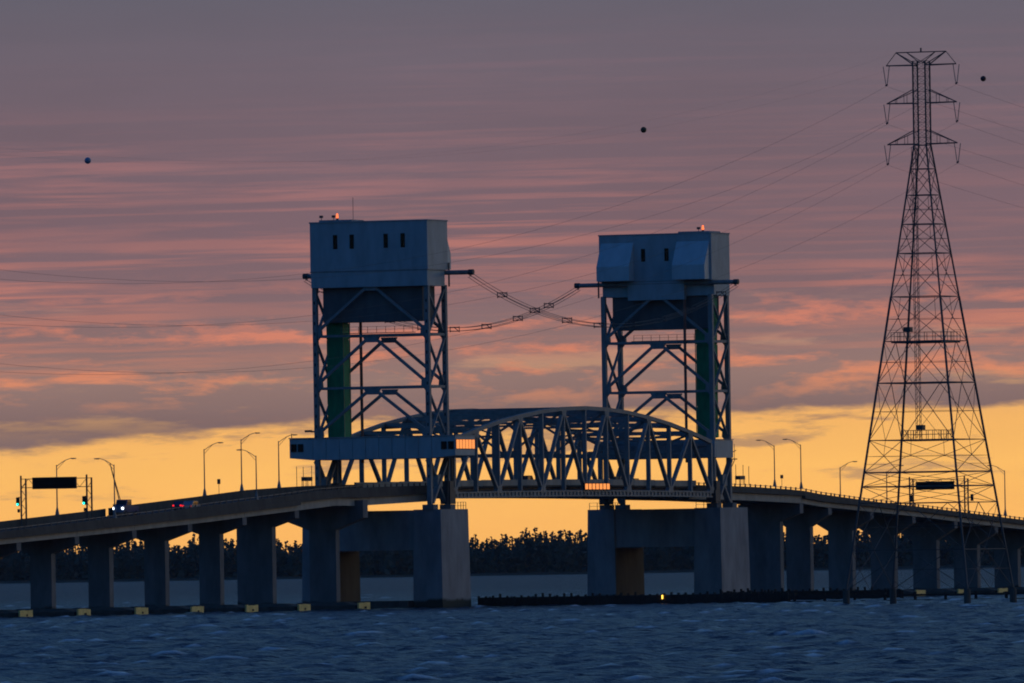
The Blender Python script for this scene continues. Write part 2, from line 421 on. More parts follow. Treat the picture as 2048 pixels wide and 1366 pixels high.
# ------------------------------------------------------------------ lift towers
LEV = [59.4, 50.4, 40.8, 31.7]
def tower(s, side):
    def t3(x, y, z): return (x * s, y * s, z)
    lab = ('left lift tower of blue-grey steel with wide glazed control room' if side == 'left' else
           'right lift tower of blue-grey steel with two sloped hoods on its house')
    r = thing('lift_tower', (-69.5 * s, 0, 18.2), lab, 'bridge tower', 'lift towers of the bridge')
    def B(name, x0, x1, y0, y1, z0, z1, m, par=None):
        return box(name, x0 * s, x1 * s, y0 * s, y1 * s, z0, z1, m, par or r)
    def R(name, p, q, w, h, m=STEEL, par=None, up=(0, 0, 1)):
        return bar(name, t3(*p), t3(*q), w, h, m, par or r, up)
    XF, XR, YL = -73.6, -65.5, 11.2
    for x in (XF, XR):
        for y in (-YL, YL):
            lg = R('leg', (x, y, 19.1), (x, y, 59.5), .85, .85)
            # perforated cover plates: small access holes up the leg
            pl = []
            zz = 24.0
            while zz < 58:
                pl.append(gbox(*sorted(((x - .435) * s, (x - .35) * s)), *sorted(((y - .13) * s, (y + .13) * s)), zz, zz + .55)); zz += 1.9
            tag(link('access_hole', *join(pl), BLACK, lg), None, None, kind='stuff')
    for x in (XF, XR):
        for i, (z1, z0) in enumerate(zip(LEV[:-1], LEV[1:])):
            za = z1 - (.2 if i == 0 else .7)
            for sg in (-1, 1):
                R('diagonal', (x, sg * .9, za), (x, sg * (YL - .55), z0 + 1.0), .5, .52)
            link('gusset_plate', *gprism([((-1.6) * s, za + .4), (1.6 * s, za + .4), (1.1 * s, za - .6), (-1.1 * s, za - .6)], 'x', (x - .33) * s, (x + .33) * s), STEEL, r)
            if i < 2: R('strut', (x, -YL + .55, z0), (x, YL - .55, z0), .5, .44)
            for sg in (-1, 1):
                link('gusset_plate', *gprism([(sg * (YL - .5) * s, z0 - .7), (sg * (YL - 1.3) * s, z0 + .3), (sg * (YL - 1.2) * s, z0 + 1.3), (sg * (YL - .4) * s, z0 + 1.7)], 'x', (x - .31) * s, (x + .31) * s), STEEL, r)
    for y in (-YL, YL):
        for i, (z1, z0) in enumerate(zip(LEV[:-1], LEV[1:])):
            R('side_brace', (XF + .5, y - .12, z0 + .6), (XR - .5, y - .12, z1 - .7), .3, .48, up=(0, 1, 0))
            R('side_brace', (XF + .5, y + .2, z1 - .7), (XR - .5, y + .2, z0 + .6), .3, .48, up=(0, 1, 0))
            if i < 2: R('side_strut', (XF + .55, y, z0), (XR - .55, y, z0), .4, .5)
        # heavy X at deck level
        R('knee_brace', (XF + .5, y - .1, 19.4), (XR - .5, y - .1, 27.4), .5, 1.0, up=(0, 1, 0))
        R('knee_brace', (XF + .5, y + .45, 27.4), (XR - .5, y + .45, 19.4), .5, 1.0, up=(0, 1, 0))
        B('gusset_plate', -70.7, -68.4, y - .35, y + .75, 22.4, 24.6, STEEL)
    for y in (-YL, YL):
        B('rope_anchor', XR - 1.0, XR + 1.5, y - 1.0, y + 1.0, 19.15, 21.6, DARK)
        B('drive_cabinet', XR - .9, XR + .9, y - .95, y + .95, 21.62, 23.4, DARK)
        for dx in (-1.6, .9, 1.5): R('cable_conduit', (XR + dx, y - .7, 19.2), (XR + dx * .5, y - .7, 27.5), .16, .16, DARK)
    # machinery house
    B('house_upper', -74.3, -64.9, -11.75, 11.75, 62.25, 71.2, HOUSE)
    B('house_lower', -74.3, -66.2, -11.65, 11.65, 59.3, 62.2, HOUSE)
    B('house_skirt', -66.15, -65.0, -5.9, 5.9, 58.6, 62.2, HOUSE)
    B('seam_flashing', -74.36, -66.1, -11.8, 11.8, 62.1, 62.35, STEEL)
    B('roof', -74.42, -64.8, -11.87, 11.87, 71.2, 71.45, ROOF)
    B('roof_deck', -73.6, -68.0, 3.6, 10.2, 71.45, 71.8, ROOF)
    for y in (6.68, 3.35, -3.46, -6.86):
        f = B('window', -74.38, -74.2, y - .42, y + .42, 66.4, 69.0, BLACK)
        B('pane', -74.41, -74.385, y - .34, y + .34, 66.5, 68.9, GLASSD, f)
    for y in (2.4, -2.5):
        f = B('window', -64.97, -64.8, y - .42, y + .42, 66.1, 68.55, BLACK)
        B('pane', -64.795, -64.77, y - .34, y + .34, 66.2, 68.45, GLASSD, f)
    for y0, y1 in ((-11.3, -4.5), (4.5, 11.3)):
        prof = [(-64.88 * s, 69.8), (-62.35 * s, 65.2), (-62.35 * s, 62.4), (-64.88 * s, 62.4)]
        link('sheave_hood', *gprism(prof, 'y', y0 * s, y1 * s), HOOD, r)
    # counterweight hanging under the house
    B('counterweight', -72.7, -66.9, -9.9, 10.0, 52.9, 59.25, CWT)
    # service shaft wrapped in green netting
    nlev = 9
    for i in range(nlev):
        z0 = 31.8 + i * 3.0; j = rng.uniform(-.06, .06)
        B('netting_panel', -70.6, -67.6, 7.1 + j, 10.4 + j, z0 + .05, z0 + 2.97, GREEN)
    B('shaft_core', -70.5, -67.7, 7.25, 10.25, 31.75, 59.2, GREEN)
    for x in (-70.62, -67.58):
        cyl('lit_edge_strip', t3(x, 7.0, 31.8), t3(x, 7.0, 58.8), .09, GREENL, r, 6)  # pale strips paint the lit edges of the netting
    cyl('standpipe', t3(-65.0, 5.9, 27), t3(-65.0, 5.9, 58.5), .3, PIPE, r, 8)
    # cable outrigger
    cyl('outrigger', t3(-65.4, -16.9, 61.75), t3(-65.4, 16.9, 61.75), .42, STEEL, r, 12)
    for y in (-16.9, 16.9):
        cyl('end_drum', t3(-65.4, y * .955, 61.75), t3(-65.4, y * 1.012, 61.75), .52, DARK, r, 12)
        for dx in (-.3, .3): R('hanger', (-65.4 + dx, y * .975, 61.3), (-65.4 + dx, y * .975, 60.9), .12, .12, DARK)
    R('outrigger_post', (-65.0, -12.0, 59.2), (-65.0, -12.0, 63.6), .25, .25, DARK)
    # walkway on the upper strut
    B('walkway', XF - .6, XF + .6, -8.6, 6.0, 50.75, 50.87, DARK)
    for y in np.arange(-8.5, 6.0, 1.81): R('rail_post', (XF - .5, float(y), 50.87), (XF - .5, float(y), 52.0), .07, .07, DARK)
    for z in (51.45, 52.0): R('handrail', (XF - .5, -8.5, z), (XF - .5, 5.98, z), .05, .05, DARK)
    # roof fittings
    bc = cyl('beacon', t3(-72, 7.2, 71.8), t3(-72, 7.2, 72.15), .25, DARK, r, 8)
    cyl('beacon_lens', t3(-72, 7.2, 72.15), t3(-72, 7.2, 73.0), .24, BEACON, bc, 10, .17)
    for y in ((10.4, 7.9) if side == 'left' else (6.3,)):
        R('floodlight_post', (-72, y, 71.45), (-72, y, 72.5), .1, .1, DARK)
        B('floodlight', -72.25, -71.8, y - .3, y + .3, 72.25, 72.7, DARK)
    if side == 'left':
        cyl('antenna', t3(-72, 4.0, 71.4), t3(-72, 4.0, 75.9), .05, DARK, r, 6)
        # control room slung through the legs
        npan = 9; ys = np.linspace(-11.9, 11.9, npan + 1)
        for a, b2 in zip(ys[:-1], ys[1:]):
            B('wall_panel', -74.12, -73.4, float(a) + .04, float(b2) - .04, 27.65, 31.6, HOUSE)
        B('control_room_core', -73.38, -65.0, -11.9, 11.9, 27.6, 31.55, HOUSE)
        B('control_room_roof', -74.3, -64.8, -16.7, 16.7, 31.62, 31.8, ROOF)
        for sg in (-1, 1):
            prof = [(sg * 11.94, 27.62), (sg * 16.6, 28.05), (sg * 16.6, 31.6), (sg * 11.94, 31.6)]
            link('control_bay', *gprism(prof, 'x', -74.1, -65.0), HOUSE, r)
            for y in (14.35, 15.75):
                f = B('window', -74.22, -74.0, sg * y - .55, sg * y + .55, 29.2, 30.65, BLACK)
                B('pane', -74.25, -74.225, sg * y - .5, sg * y + .5, 29.26, 30.59, GLASSD, f)
            for k in range(6):
                x0 = -73.9 + k * 1.46
                f = B('window', x0, x0 + 1.42, sg * 16.55, sg * 16.68, 29.2, 31.0, BLACK)
                B('pane', x0 + .08, x0 + 1.34, sg * 16.685, sg * 16.72, 29.28, 30.92, COATG, f)
        R('aerial', (-74, 16.2, 31.8), (-74, 16.2, 32.6), .12, .12, DARK)
        R('fog_horn', (-73.9, 12.2, 33.0), (-73.9, 13.5, 33.0), .5, .4, DARK)
        R('fog_horn_bracket', (-73.8, 11.6, 32.9), (-73.9, 12.3, 32.9), .3, .3, DARK)
    else:
        ys = np.linspace(-11.9, 11.9, 8)
        for a, b2 in zip(ys[:-1], ys[1:]):
            B('wall_panel', -65.3, -64.7, float(a) + .04, float(b2) - .04, 27.9, 31.3, HOUSE)
        B('machine_room_core', -74.1, -65.32, -11.9, 11.9, 27.85, 31.25, HOUSE)
        B('machine_room_roof', -74.3, -64.6, -12.05, 12.05, 31.32, 31.45, ROOF)
        B('lamp_shelf', -76.0, -74.1, 11.0, 12.0, 27.5, 27.7, DARK)
        R('shelf_strut', (-75.9, 11.5, 27.5), (-74.1, 11.5, 26.0), .12, .12, DARK)
        R('shelf_mast', (-75.8, 11.5, 27.7), (-75.8, 11.5, 30.5), .08, .08, DARK)
        R('shelf_lamp', (-76.6, 11.5, 29.3), (-75.2, 11.5, 29.0), .12, .12, DARK)
    return r
tower(1, 'left'); tower(-1, 'right')

# ------------------------------------------------------------------ lift span
PNL = 10.54; YT = 11.5
TOPZ = [30.9, 32.75, 34.3, 35.45, 36.4, 36.95, 37.15]; TOPZ = TOPZ + TOPZ[-2::-1]
BOTZ = [20.75 + .3 * (1 - ((i - 6) / 6) ** 2) for i in range(13)]
XN = [(i - 6) * PNL for i in range(13)]
sp = thing('lift_span', (0, 0, 20), 'arched steel truss lift span lowered between the two towers', 'bridge span')
for y in (-YT, YT):
    for i in range(12):
        a = (XN[i], y, TOPZ[i]); c = (XN[i + 1], y, TOPZ[i + 1])
        bar('top_chord', a, c, .75, .72, STEEL, sp)
        a = Vector((XN[i], y, BOTZ[i])); c = Vector((XN[i + 1], y, BOTZ[i + 1])); dzv = Vector((0, 0, .45))
        bc = link('bottom_chord', *join([gbar(a + dzv, c + dzv, .75, .25), gbar(a - dzv, c - dzv, .75, .25), gbar(a, c, .3, .7)]), STEEL, sp)
        bt = []
        for k in range(6):
            q = a.lerp(c, (k + .5) / 6); bt.append(gbar(q - Vector((.3, 0, 0)), q + Vector((.3, 0, 0)), .7, .66))
        tag(link('batten_plate', *join(bt), STEEL, bc), None, None, kind='stuff')
        lo, hi = (i, i + 1) if i % 2 == 0 else (i + 1, i)
        bar('diagonal', (XN[lo], y, BOTZ[lo] + .4), (XN[hi], y, TOPZ[hi] - .3), .7, .52, STEEL, sp)
    for i in range(13):
        bar('vertical', (XN[i], y, BOTZ[i] + .5), (XN[i], y, TOPZ[i] - .3), .5 if 0 < i < 12 else .8, .78, STEEL, sp, up=(0, 1, 0))
        sg = 1 if y > 0 else -1
        if i % 2:
            link('gusset_plate', *gprism([(XN[i] - 1.3, TOPZ[i] + .1), (XN[i] + 1.3, TOPZ[i] + .1), (XN[i] + .8, TOPZ[i] - 1.3), (XN[i] - .8, TOPZ[i] - 1.3)], 'y', y - .36, y + .36), STEEL, sp)
        else:
            link('gusset_plate', *gprism([(XN[i] - .8, BOTZ[i] + 1.5), (XN[i] + .8, BOTZ[i] + 1.5), (XN[i] + 1.4, BOTZ[i] + .2), (XN[i] - 1.4, BOTZ[i] + .2)], 'y', y - .36, y + .36), STEEL, sp)
for i in range(13):
    zt, x = TOPZ[i], XN[i]
    bar('top_strut', (x, -YT + .4, zt - .1), (x, YT - .4, zt - .1), .45, .7, STEEL, sp)
    bar('floor_beam', (x, -YT + .3, BOTZ[i] + .15), (x, YT - .3, BOTZ[i] + .15), .5, 1.3, STEEL, sp)
    zs = 28.3
    if i % 2 or i in (0, 12):
        if zt - zs > 1.5:
            bar('sway_strut', (x, -YT + .3, zs), (x, YT - .3, zs), .35, .5, STEEL, sp)
            for sg in (-1, 1):
                bar('sway_diagonal', (x, sg * .6, zs + .2), (x, sg * (YT - .4), zt - .6), .3, .42, STEEL, sp)
            link('gusset_plate', *gprism([(-1.3, zs - .1), (1.3, zs - .1), (.9, zs + .9), (-.9, zs + .9)], 'x', x - .2, x + .2), STEEL, sp)
    else:
        bar('sway_strut', (x, -YT + .3, zt - 2.6), (x, YT - .3, zt - 2.6), .3, .4, STEEL, sp)
        for k in range(4):
            y0 = -YT + .3 + k * (2 * YT - .6) / 4; y1 = y0 + (2 * YT - .6) / 4
            bar('sway_lacing', (x, y0, zt - (.5 if k % 2 else 2.4)), (x, y1, zt - (2.4 if k % 2 else .5)), .2, .28, STEEL, sp)
for i in range(12):
    za, zc = TOPZ[i] - .15, TOPZ[i + 1] - .15
    bar('top_lateral', (XN[i], -YT + .4, za), (XN[i + 1], YT - .4, zc), .35, .45, STEEL, sp)
    bar('top_lateral', (XN[i], YT - .4, za - .5), (XN[i + 1], -YT + .4, zc - .5), .35, .45, STEEL, sp)
    zd = 22.0 + .3 * (1 - ((i - 5.5) / 6) ** 2)
    box('deck_panel', XN[i] + .03, XN[i + 1] - .03, -8.6, 8.6, zd, zd + .35, ASPH, sp)
    for y in (-6, -2, 2, 6): bar('stringer', (XN[i] + .1, y, zd - .3), (XN[i + 1] - .1, y, zd - .3), .35, .6, STEEL, sp)
    for y in (-8.3, 8.3):
        box('barrier', XN[i] + .04, XN[i + 1] - .04, y - .2, y + .2, zd + .35, zd + 1.45, GIRD, sp)
    for y in (-9.9, 9.9):
        bar('fascia_beam', (XN[i], y, 21.2), (XN[i + 1], y, 21.2), .3, .8, DARK, sp)
# row of glazed light boxes on the near side facing the channel
bxo = box('signal_box', -1.9, 10.6, -12.15, -11.8, 21.65, 23.0, BLACK, sp)
for k in range(7):
    x0 = -1.75 + k * 1.77
    box('pane', x0 + .12, x0 + 1.5, -12.2, -12.16, 21.8, 22.86, COATG, bxo)

# ------------------------------------------------------------------ approach viaducts
ZBL = [(-340, 9.2), (-250, 12.7), (-206.4, 14.4), (-166.4, 16.1), (-104.4, 19.15), (-97, 19.4)]
PTL = [(-340, 11.4), (-250, 15.35), (-218.5, 16.84), (-208, 17.35), (-183, 18.5), (-168, 19.4), (-135.8, 21.0), (-115.9, 22.1), (-91.2, 22.8), (-59, 23.15)]
ZBR = [(122.3, 19.06), (133, 18.35), (160, 17.28), (193.6, 15.88), (216, 14.75), (245, 13.45), (340, 9.2)]
PTR = [(60, 23.15), (94.6, 22.72), (121, 22.02), (131.9, 21.21), (159, 19.78), (192.4, 18.3), (215, 17.23), (244, 15.82), (340, 11.3)]
PL = [-314, -290, -266, -242.3, -218.5, -194.4, -170.7, -147.0, -123.8, -96.8]
PR = [123.1, 138.4, 161.3, 184.6, 208.3, 231.5, 255, 278.5, 302]
def zbL(x): return interp(x, ZBL) if x <= -97 else interp(x, [(-97, 18.95), (-61.5, 19.8)])
def zbR(x): return interp(x, ZBR) if x >= 123.3 else interp(x, [(64, 19.95), (91.8, 19.7), (123.2, 19.0)])
def slab(a, b, fz0, fz1, y0, y1, nseg):
    parts = []
    xs_ = np.linspace(a, b, nseg + 1)
    v, f = [], []
    for x in xs_:
        z0, z1 = fz0(x), fz1(x)
        v += [(x, y0, z0), (x, y1, z0), (x, y1, z1), (x, y0, z1)]
    for i in range(nseg):
        k = 4 * i
        for j in range(4):
            f.append((k + j, k + 4 + j, k + 4 + (j + 1) % 4, k + (j + 1) % 4))
    f += [(0, 1, 2, 3), (4 * nseg + 3, 4 * nseg + 2, 4 * nseg + 1, 4 * nseg)]
    return v, f
def viaduct(cuts, zb, pt, par_h, label, right):
    r = thing('approach_viaduct', (cuts[len(cuts) // 2], 0, 0), label, 'viaduct', 'approach viaducts')
    for a, b2 in zip(cuts[:-1], cuts[1:]):
        deep = abs((a + b2) / 2) < 123
        gd = 1.45 if deep else .95
        for y in (-6.45, -3.9, -1.3, 1.3, 3.9, 6.45):
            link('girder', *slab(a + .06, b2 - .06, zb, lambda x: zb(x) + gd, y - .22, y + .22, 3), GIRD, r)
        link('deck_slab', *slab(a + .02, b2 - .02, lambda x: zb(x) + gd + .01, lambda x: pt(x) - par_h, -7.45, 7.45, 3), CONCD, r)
        link('road_surface', *slab(a + .02, b2 - .02, lambda x: pt(x) - par_h + .004, lambda x: pt(x) - par_h + .06, -6.7, 6.7, 3), ASPH, r)
        n = max(2, int((b2 - a) / 7.5))
        xs_ = np.linspace(a, b2, n + 1)
        for x0, x1 in zip(xs_[:-1], xs_[1:]):
            for y in (-7.1, 7.1):
                if not right and y > 0 and x0 < -175.9 < x1:      # slot in the far parapet
                    link('parapet_panel', *slab(x0 + .02, -176.8, lambda x: pt(x) - par_h - .1, lambda x: pt(x), y - .16, y + .16, 1), CONCD, r)
                    link('parapet_panel', *slab(-175.05, x1 - .02, lambda x: pt(x) - par_h - .1, lambda x: pt(x), y - .16, y + .16, 1), CONCD, r)
                    continue
                hh = .42 if y < 0 else .0
                link('parapet_panel', *slab(x0 + .02, x1 - .02, lambda x: pt(x) - par_h - .1, lambda x: pt(x) - hh, y - .16, y + .16, 1), CONCD, r)
        x = a + 1.3
        rails = []
        while x < b2:
            bar('rail_post', (x, -7.1, pt(x) - .44), (x, -7.1, pt(x) + .12), .22, .28, DARK, r, up=(1, 0, 0)); x += 2.68
        link('top_rail', *slab(a + .03, b2 - .03, lambda x: pt(x) - .08, lambda x: pt(x) + .02, -7.17, -7.03, 3), GALV, r)
    return r
viaduct([-338] + PL + [-62.6], zbL, lambda x: interp(x, PTL), 1.5, 'left approach viaduct climbing to the lift span with a solid parapet', False)
viaduct([64.0] + PR + [326], zbR, lambda x: interp(x, PTR), 1.15, 'right approach viaduct dropping away behind the pylon', True)

def pier(X, zb, label, half=6.6, cw=(-2.05, 2.05), tip=1.35, top=None, cap_t=1.8, board=True, slope=.34):
    r = thing('hammerhead_pier', (X, 0, 0), label, 'bridge pier', 'hammerhead piers of the approaches')
    zt = zb(X) - .02 if top is None else top
    y0, y1 = cw; dep = tip + (half - 2.05) * slope
    prof = [(-half, zt), (half, zt), (half, zt - tip), (y1, zt - dep), (y0, zt - dep), (-half, zt - tip)]
    link('cap', *gprism(prof, 'x', X - cap_t / 2, X + cap_t / 2), CONC, r)
    box('column', X - .85, X + .85, y0, y1, 1.0, zt - dep + .01, CONC, r)
    oct_ = [(X - 2.4, -7.0), (X + 2.4, -7.0), (X + 2.6, -2), (X + 2.6, 2), (X + 2.4, 7.0), (X - 2.4, 7.0), (X - 2.6, 2), (X - 2.6, -2)]
    v, f = gprism(oct_, 'z', -2, .9); n = 8
    v += [(X + (a - X) * .62, b * .62, 1.5) for a, b in oct_]
    f = f[:-1] + [(n + i, n + (i + 1) % n, 2 * n + (i + 1) % n, 2 * n + i) for i in range(n)] + [tuple(range(2 * n, 3 * n))]
    link('footing', v, f, CONCD, r)
    if board:
        for k in range(5):
            x0 = X - 2.6 + k * 1.04
            box('fender_board', x0 + .03, x0 + 1.01, -7.85, -7.55, -.4, 1.35 + rng.uniform(-.08, .08), YELL, r)
        box('waler', X - 2.5, X + 2.5, -7.54, -7.02, .3, .9, TIMB, r)
        box('bollard_plate', X - .1, X + .5 + rng.uniform(-.2, .3), -7.93, -7.86, .3, .65, TIMB, r)
    return r
ordn = ['first', 'second', 'third', 'fourth', 'fifth', 'sixth', 'seventh', 'eighth', 'ninth']
vis = [x for x in PL if x > -245]
for x in PL:
    pass
for i, x in enumerate(vis):
    kw = {}
    if x == -96.8: kw = dict(half=8.3, cw=(-2.7, 2.6), tip=3.2, top=20.0, cap_t=2.2)
    if x == -123.8: kw = dict(cw=(-2.0, 5.0))
    extra = ', last before the tower' if i == len(vis) - 1 else ''
    pier(x, zbL, '%s hammerhead pier from the left edge under the left viaduct%s' % (ordn[i], extra), **kw)
for i, x in enumerate(PR[:7]):
    kw = dict(cw=(-2.6, 2.6), slope=.52)
    if i == 0: kw = dict(cw=(-2.3, 5.4), tip=1.9, top=18.95)
    pier(x, zbR, ('%s hammerhead pier right of the right tower under the right viaduct' % ordn[i]) if i < 6 else 'hammerhead pier just beyond the right edge of the picture', board=(i > 2), **kw)

# ------------------------------------------------------------------ pile fenders
def fender(X, y0, y1, low_end, label):
    r = thing('pile_fender', (X, y0, 0), label, 'fender', 'timber fenders along the channel')
    y = y0
    while y > y1:
        h = 2.25 + rng.uniform(-.25, .3)
        cyl('pile', (X, y, -2), (X + rng.uniform(-.05, .05), y, h), .24, TIMB, r, 7)
        y -= 1.42
    for z in (.35, .95, 1.55):
        for k in range(int((y0 - y1) / 12) + 1):
            a = y0 - k * 12; b2 = max(y1, a - 12)
            if a - b2 > .5: box('wale', X - .5, X - .26, a - .02, b2 + .02, z - .2, z + .28, TIMB, r)
    # raker piles and sheeting behind
    y = y0 - 2
    while y > y1:
        bar('raker_pile', (X + 2.6, y, -1.5), (X + .4, y, 1.9), .35, .35, TIMB, r); y -= 4.3
    box('sheeting', X + .28, X + .42, y1, y0, -1.5, 1.7, TIMB, r)
    if low_end:
        y = y1 - 1
        while y > low_end:
            cyl('mooring_post', (X, y, -2), (X, y, 1.5 + rng.uniform(0, .25)), .3, TIMB, r, 8); y -= 5.9
        k = y1
        while k > low_end:
            b2 = max(low_end, k - 11.8)
            box('walkway_beam', X - .35, X + .35, b2 + .03, k - .03, .95, 1.3, TIMB, r)
            box('lower_beam', X - .2, X + .2, b2 + .03, k - .03, .08, .3, TIMB, r); k -= 11.8
    return r
fl = fender(-59.0, -14.4, -76, -132, 'long timber pile fender running right from the left tower pier')
fender(60.3, -14.4, -52, None, 'timber pile fender in front of the right tower pier')
lp = cyl('lamp_post', (-59.6, -51.2, .4), (-59.6, -51.2, 1.1), .08, DARK, fl, 6)
cyl('channel_lamp', (-59.65, -51.2, 1.1), (-59.65, -51.2, 1.8), .12, AMBER, lp, 8)

# ------------------------------------------------------------------ street lamps
def lamp(X, side, zt, road, label):
    y = 7.1 * side
    r = thing('street_lamp', (X, y, road), label, 'street lamp', 'street lamps on the viaducts')
    cyl('base', (X, y, road), (X, y, road + 1.3), .42, GALV, r, 8, .16)
    cyl('pole', (X, y, road + 1.3), (X, y, zt), .13, GALV, r, 8, .09)
    d = -side; pts = [(X, y, zt - .25)] + [(X, y + d * 2.9 * t_, zt - .25 + 1.35 * math.sin(t_ * 1.5)) for t_ in (.3, .6, .85, 1.0)]
    link('arm', *join([gcyl(a, b2, .06, 6) for a, b2 in zip(pts[:-1], pts[1:])]), GALV, r)
    bar('arm_brace', (X, y, zt - .9), pts[2], .06, .06, GALV, r)
    e = pts[-1]
    v, f = gprism([(e[1] - .1 * d, e[2] + .1), (e[1] + .85 * d, e[2] + .06), (e[1] + .8 * d, e[2] - .1), (e[1] + .1 * d, e[2] - .14)], 'x', X - .17, X + .17)
    link('lamp_head', v, f, GALV, r)
def ptl(x): return interp(x, PTL)
def ptr(x): return interp(x, PTR)
for X, sd, zt, lb in [(-196.85, 1, 26.6, 'street lamp standing behind the black sign gantry'), (-203.66, -1, 26.4, 'street lamp with arm to the left just left of the lit truck'),
                      (-133.7, 1, 29.5, 'street lamp with arm to the right, left of the paired lamps'), (-117.3, 1, 31.3, 'taller of the two paired street lamps left of the tower'),
                      (-142.7, -1, 28.05, 'shorter of the two paired street lamps, arm to the left'), (-100.6, 1, 31.0, 'street lamp nearest the left tower with arm towards the control room'),
                      (107.7, -1, 30.4, 'street lamp nearest the right tower, arm to the left'), (121.8, -1, 30.6, 'street lamp second from the right tower, arm to the left'),
                      (179.1, 1, 26.4, 'lower street lamp left of the pylon with arm to the right'), (235.4, -1, 25.5, 'street lamp right of the pylon near the right edge'),
                      (205.0, 1, 25.6, 'street lamp seen through the lower left of the pylon')]:
    pt_ = ptl(X) if X < 0 else ptr(X)
    lamp(X, sd, zt, pt_ - .05 if sd > 0 or X > 0 else pt_ - .5, lb)

# ------------------------------------------------------------------ sign gantries, signals, gates
def gantry(X, ya, yb, za, zb_, zt, road, label, sgn):
    r = thing('sign_gantry', (X, 0, road), label, 'sign gantry', 'overhead sign gantries')
    for y in (ya, yb):
        for dx in (-1.0, 1.0): cyl('post', (X + dx, y, road), (X + dx, y, zt + (.5 if dx < 0 else 0)), .17, DARK, r, 8)
        k = road + .6; i = 0
        while k < zt - .8:
            bar('lacing', (X + (-1 if i % 2 else 1), y, k), (X + (1 if i % 2 else -1), y, k + 1.2), .07, .07, DARK, r); k += 1.2; i += 1
    for dx in (-.9, .9):
        for z in (zt - .1, zt - 1.6): bar('chord', (X + dx, ya, z), (X + dx, yb, z), .11, .11, DARK, r)
    n = 9
    for i in range(n):
        y0 = ya + (yb - ya) * i / n; y1 = ya + (yb - ya) * (i + 1) / n
        bar('web', (X - .9, y0, zt - (.1 if i % 2 else 1.6)), (X - .9, y1, zt - (1.6 if i % 2 else .1)), .07, .07, DARK, r)
    bd = box('sign_board', X - 1.6, X - 1.05, -4.25, 4.05, za, zb_, BLACK, r)
    box('sign_face', X - 1.66, X - 1.605, -4.1, 3.9, za + .12, zb_ - .12, GLASSD if sgn else DARK, bd)
gantry(-212, 6.5, -6.1, 22.3, 24.35, 24.2, ptl(-212) - 1.5, 'black message sign gantry over the left viaduct', True)
gantry(215, 5.6, -6.4, 21.7, 23.4, 23.9, ptr(215) - 1.15, 'message sign gantry seen through the base of the pylon', True)
for y, lb in ((7.05, 'left of the two lit green traffic signals on the left gantry'), (-5.65, 'right of the two lit green traffic signals on the left gantry')):
    r = thing('traffic_signal', (-213.2, y, 19.4), lb, 'traffic signal', 'traffic signals of the left gantry')
    box('housing', -213.4, -212.95, y - .25, y + .25, 19.45, 20.9, BLACK, r)
    for k, m in enumerate((GREENS, GLASSD, GLASSD)):
        z = 19.7 + k * .47
        cyl('lens', (-213.43, y, z), (-213.4, y, z), .21, m, r, 12)
        link('visor', *gcyl((-213.6, y, z + .12), (-213.41, y, z + .12), .2, 8), BLACK, r) if k else None
    bar('bracket', (-213.2, y, 20.9), (-213.0, y + (-.5 if y > 0 else -.45), 21.0), .1, .1, BLACK, r)
    bar('pedestal_box', (-213.1, y - .1, 18.3), (-213.1, y - .1, 18.9), .35, .35, BLACK, r)
for y, lb in ((6.3, 'right signal seen from behind under the right gantry'), (-7.0, 'signal head at the right post of the right gantry')):
    r = thing('traffic_signal', (216.6, y, 19.4), lb, 'traffic signal', 'traffic signals of the right gantry')
    box('housing', 216.4, 216.85, y - .25, y + .25, 19.3, 20.7, BLACK, r)
    bar('bracket', (216.6, y, 20.0), (216.1, y, 20.0), .1, .1, BLACK, r)
g = thing('barrier_gate', (-174, 6.2, ptl(-174) - 1.5), 'raised leaning barrier arm beside the truck with lit headlights', 'barrier gate')
box('cabinet', -174.5, -173.5, 5.8, 6.6, ptl(-174) - 1.5, ptl(-174) + .6, DARK, g)
a0, a1 = Vector((-174.0, 5.4, 20.1)), Vector((-178.1, 5.4, 26.9))
of = Vector((.22, 0, .13))
bar('arm_rail', a0 - of, a1, .1, .12, DARK, g); bar('arm_rail', a0 + of, a1, .1, .12, DARK, g)
for k in range(5):
    q = a0.lerp(a1, .12 + k * .14); w = 1 - (.12 + k * .14); bar('arm_web', q - of * w, q + of * w, .08, .08, DARK, g)
def stand(X, y, z, sg, label):
    r = thing('gate_stand', (X, y, z), label, 'gate machinery', 'gate stands beside the towers')
    box('machine_box', X - 1.4 * 1.0, X + 1.4, y - .5, y + .5, z + 1.0, z + 1.75, DARK, r)
    for dx in (-1.3, 1.3):
        for dy in (-.4, .4): bar('stand_leg', (X + dx, y + dy, z), (X + dx, y + dy, z + 1.0), .1, .1, DARK, r)
    for dx in (-1.6, 2.2, -4.6): bar('whip', (X + dx * sg, y, z), (X + dx * sg, y, z + 3.6 + rng.uniform(-.3, .5)), .09, .09, DARK, r)
stand(-88, 7.1, ptl(-88) - .1, 1, 'dark barrier machinery on a stand left of the left tower')
stand(89.5, -7.1, ptr(89.5) - .1, -1, 'dark barrier machinery on a stand right of the right tower')
r = thing('road_sign', (-127.4, 7.1, ptl(-127)), 'small road sign on a thin post between the left street lamps', 'road sign')
bar('post', (-127.4, 7.1, ptl(-127) - .1), (-127.4, 7.1, 23.9), .07, .07, DARK, r); box('plate', -127.45, -127.36, 6.8, 7.4, 23.2, 24.1, DARK, r)
r = thing('road_sign', (111.5, -7.1, ptr(111.5)), 'small road sign on a thin post between the right street lamps', 'road sign')
bar('post', (111.5, -7.1, ptr(111.5) - .1), (111.5, -7.1, 24.6), .07, .07, DARK, r); box('plate', 111.45, 111.55, -7.4, -6.8, 23.9, 24.6, DARK, r)

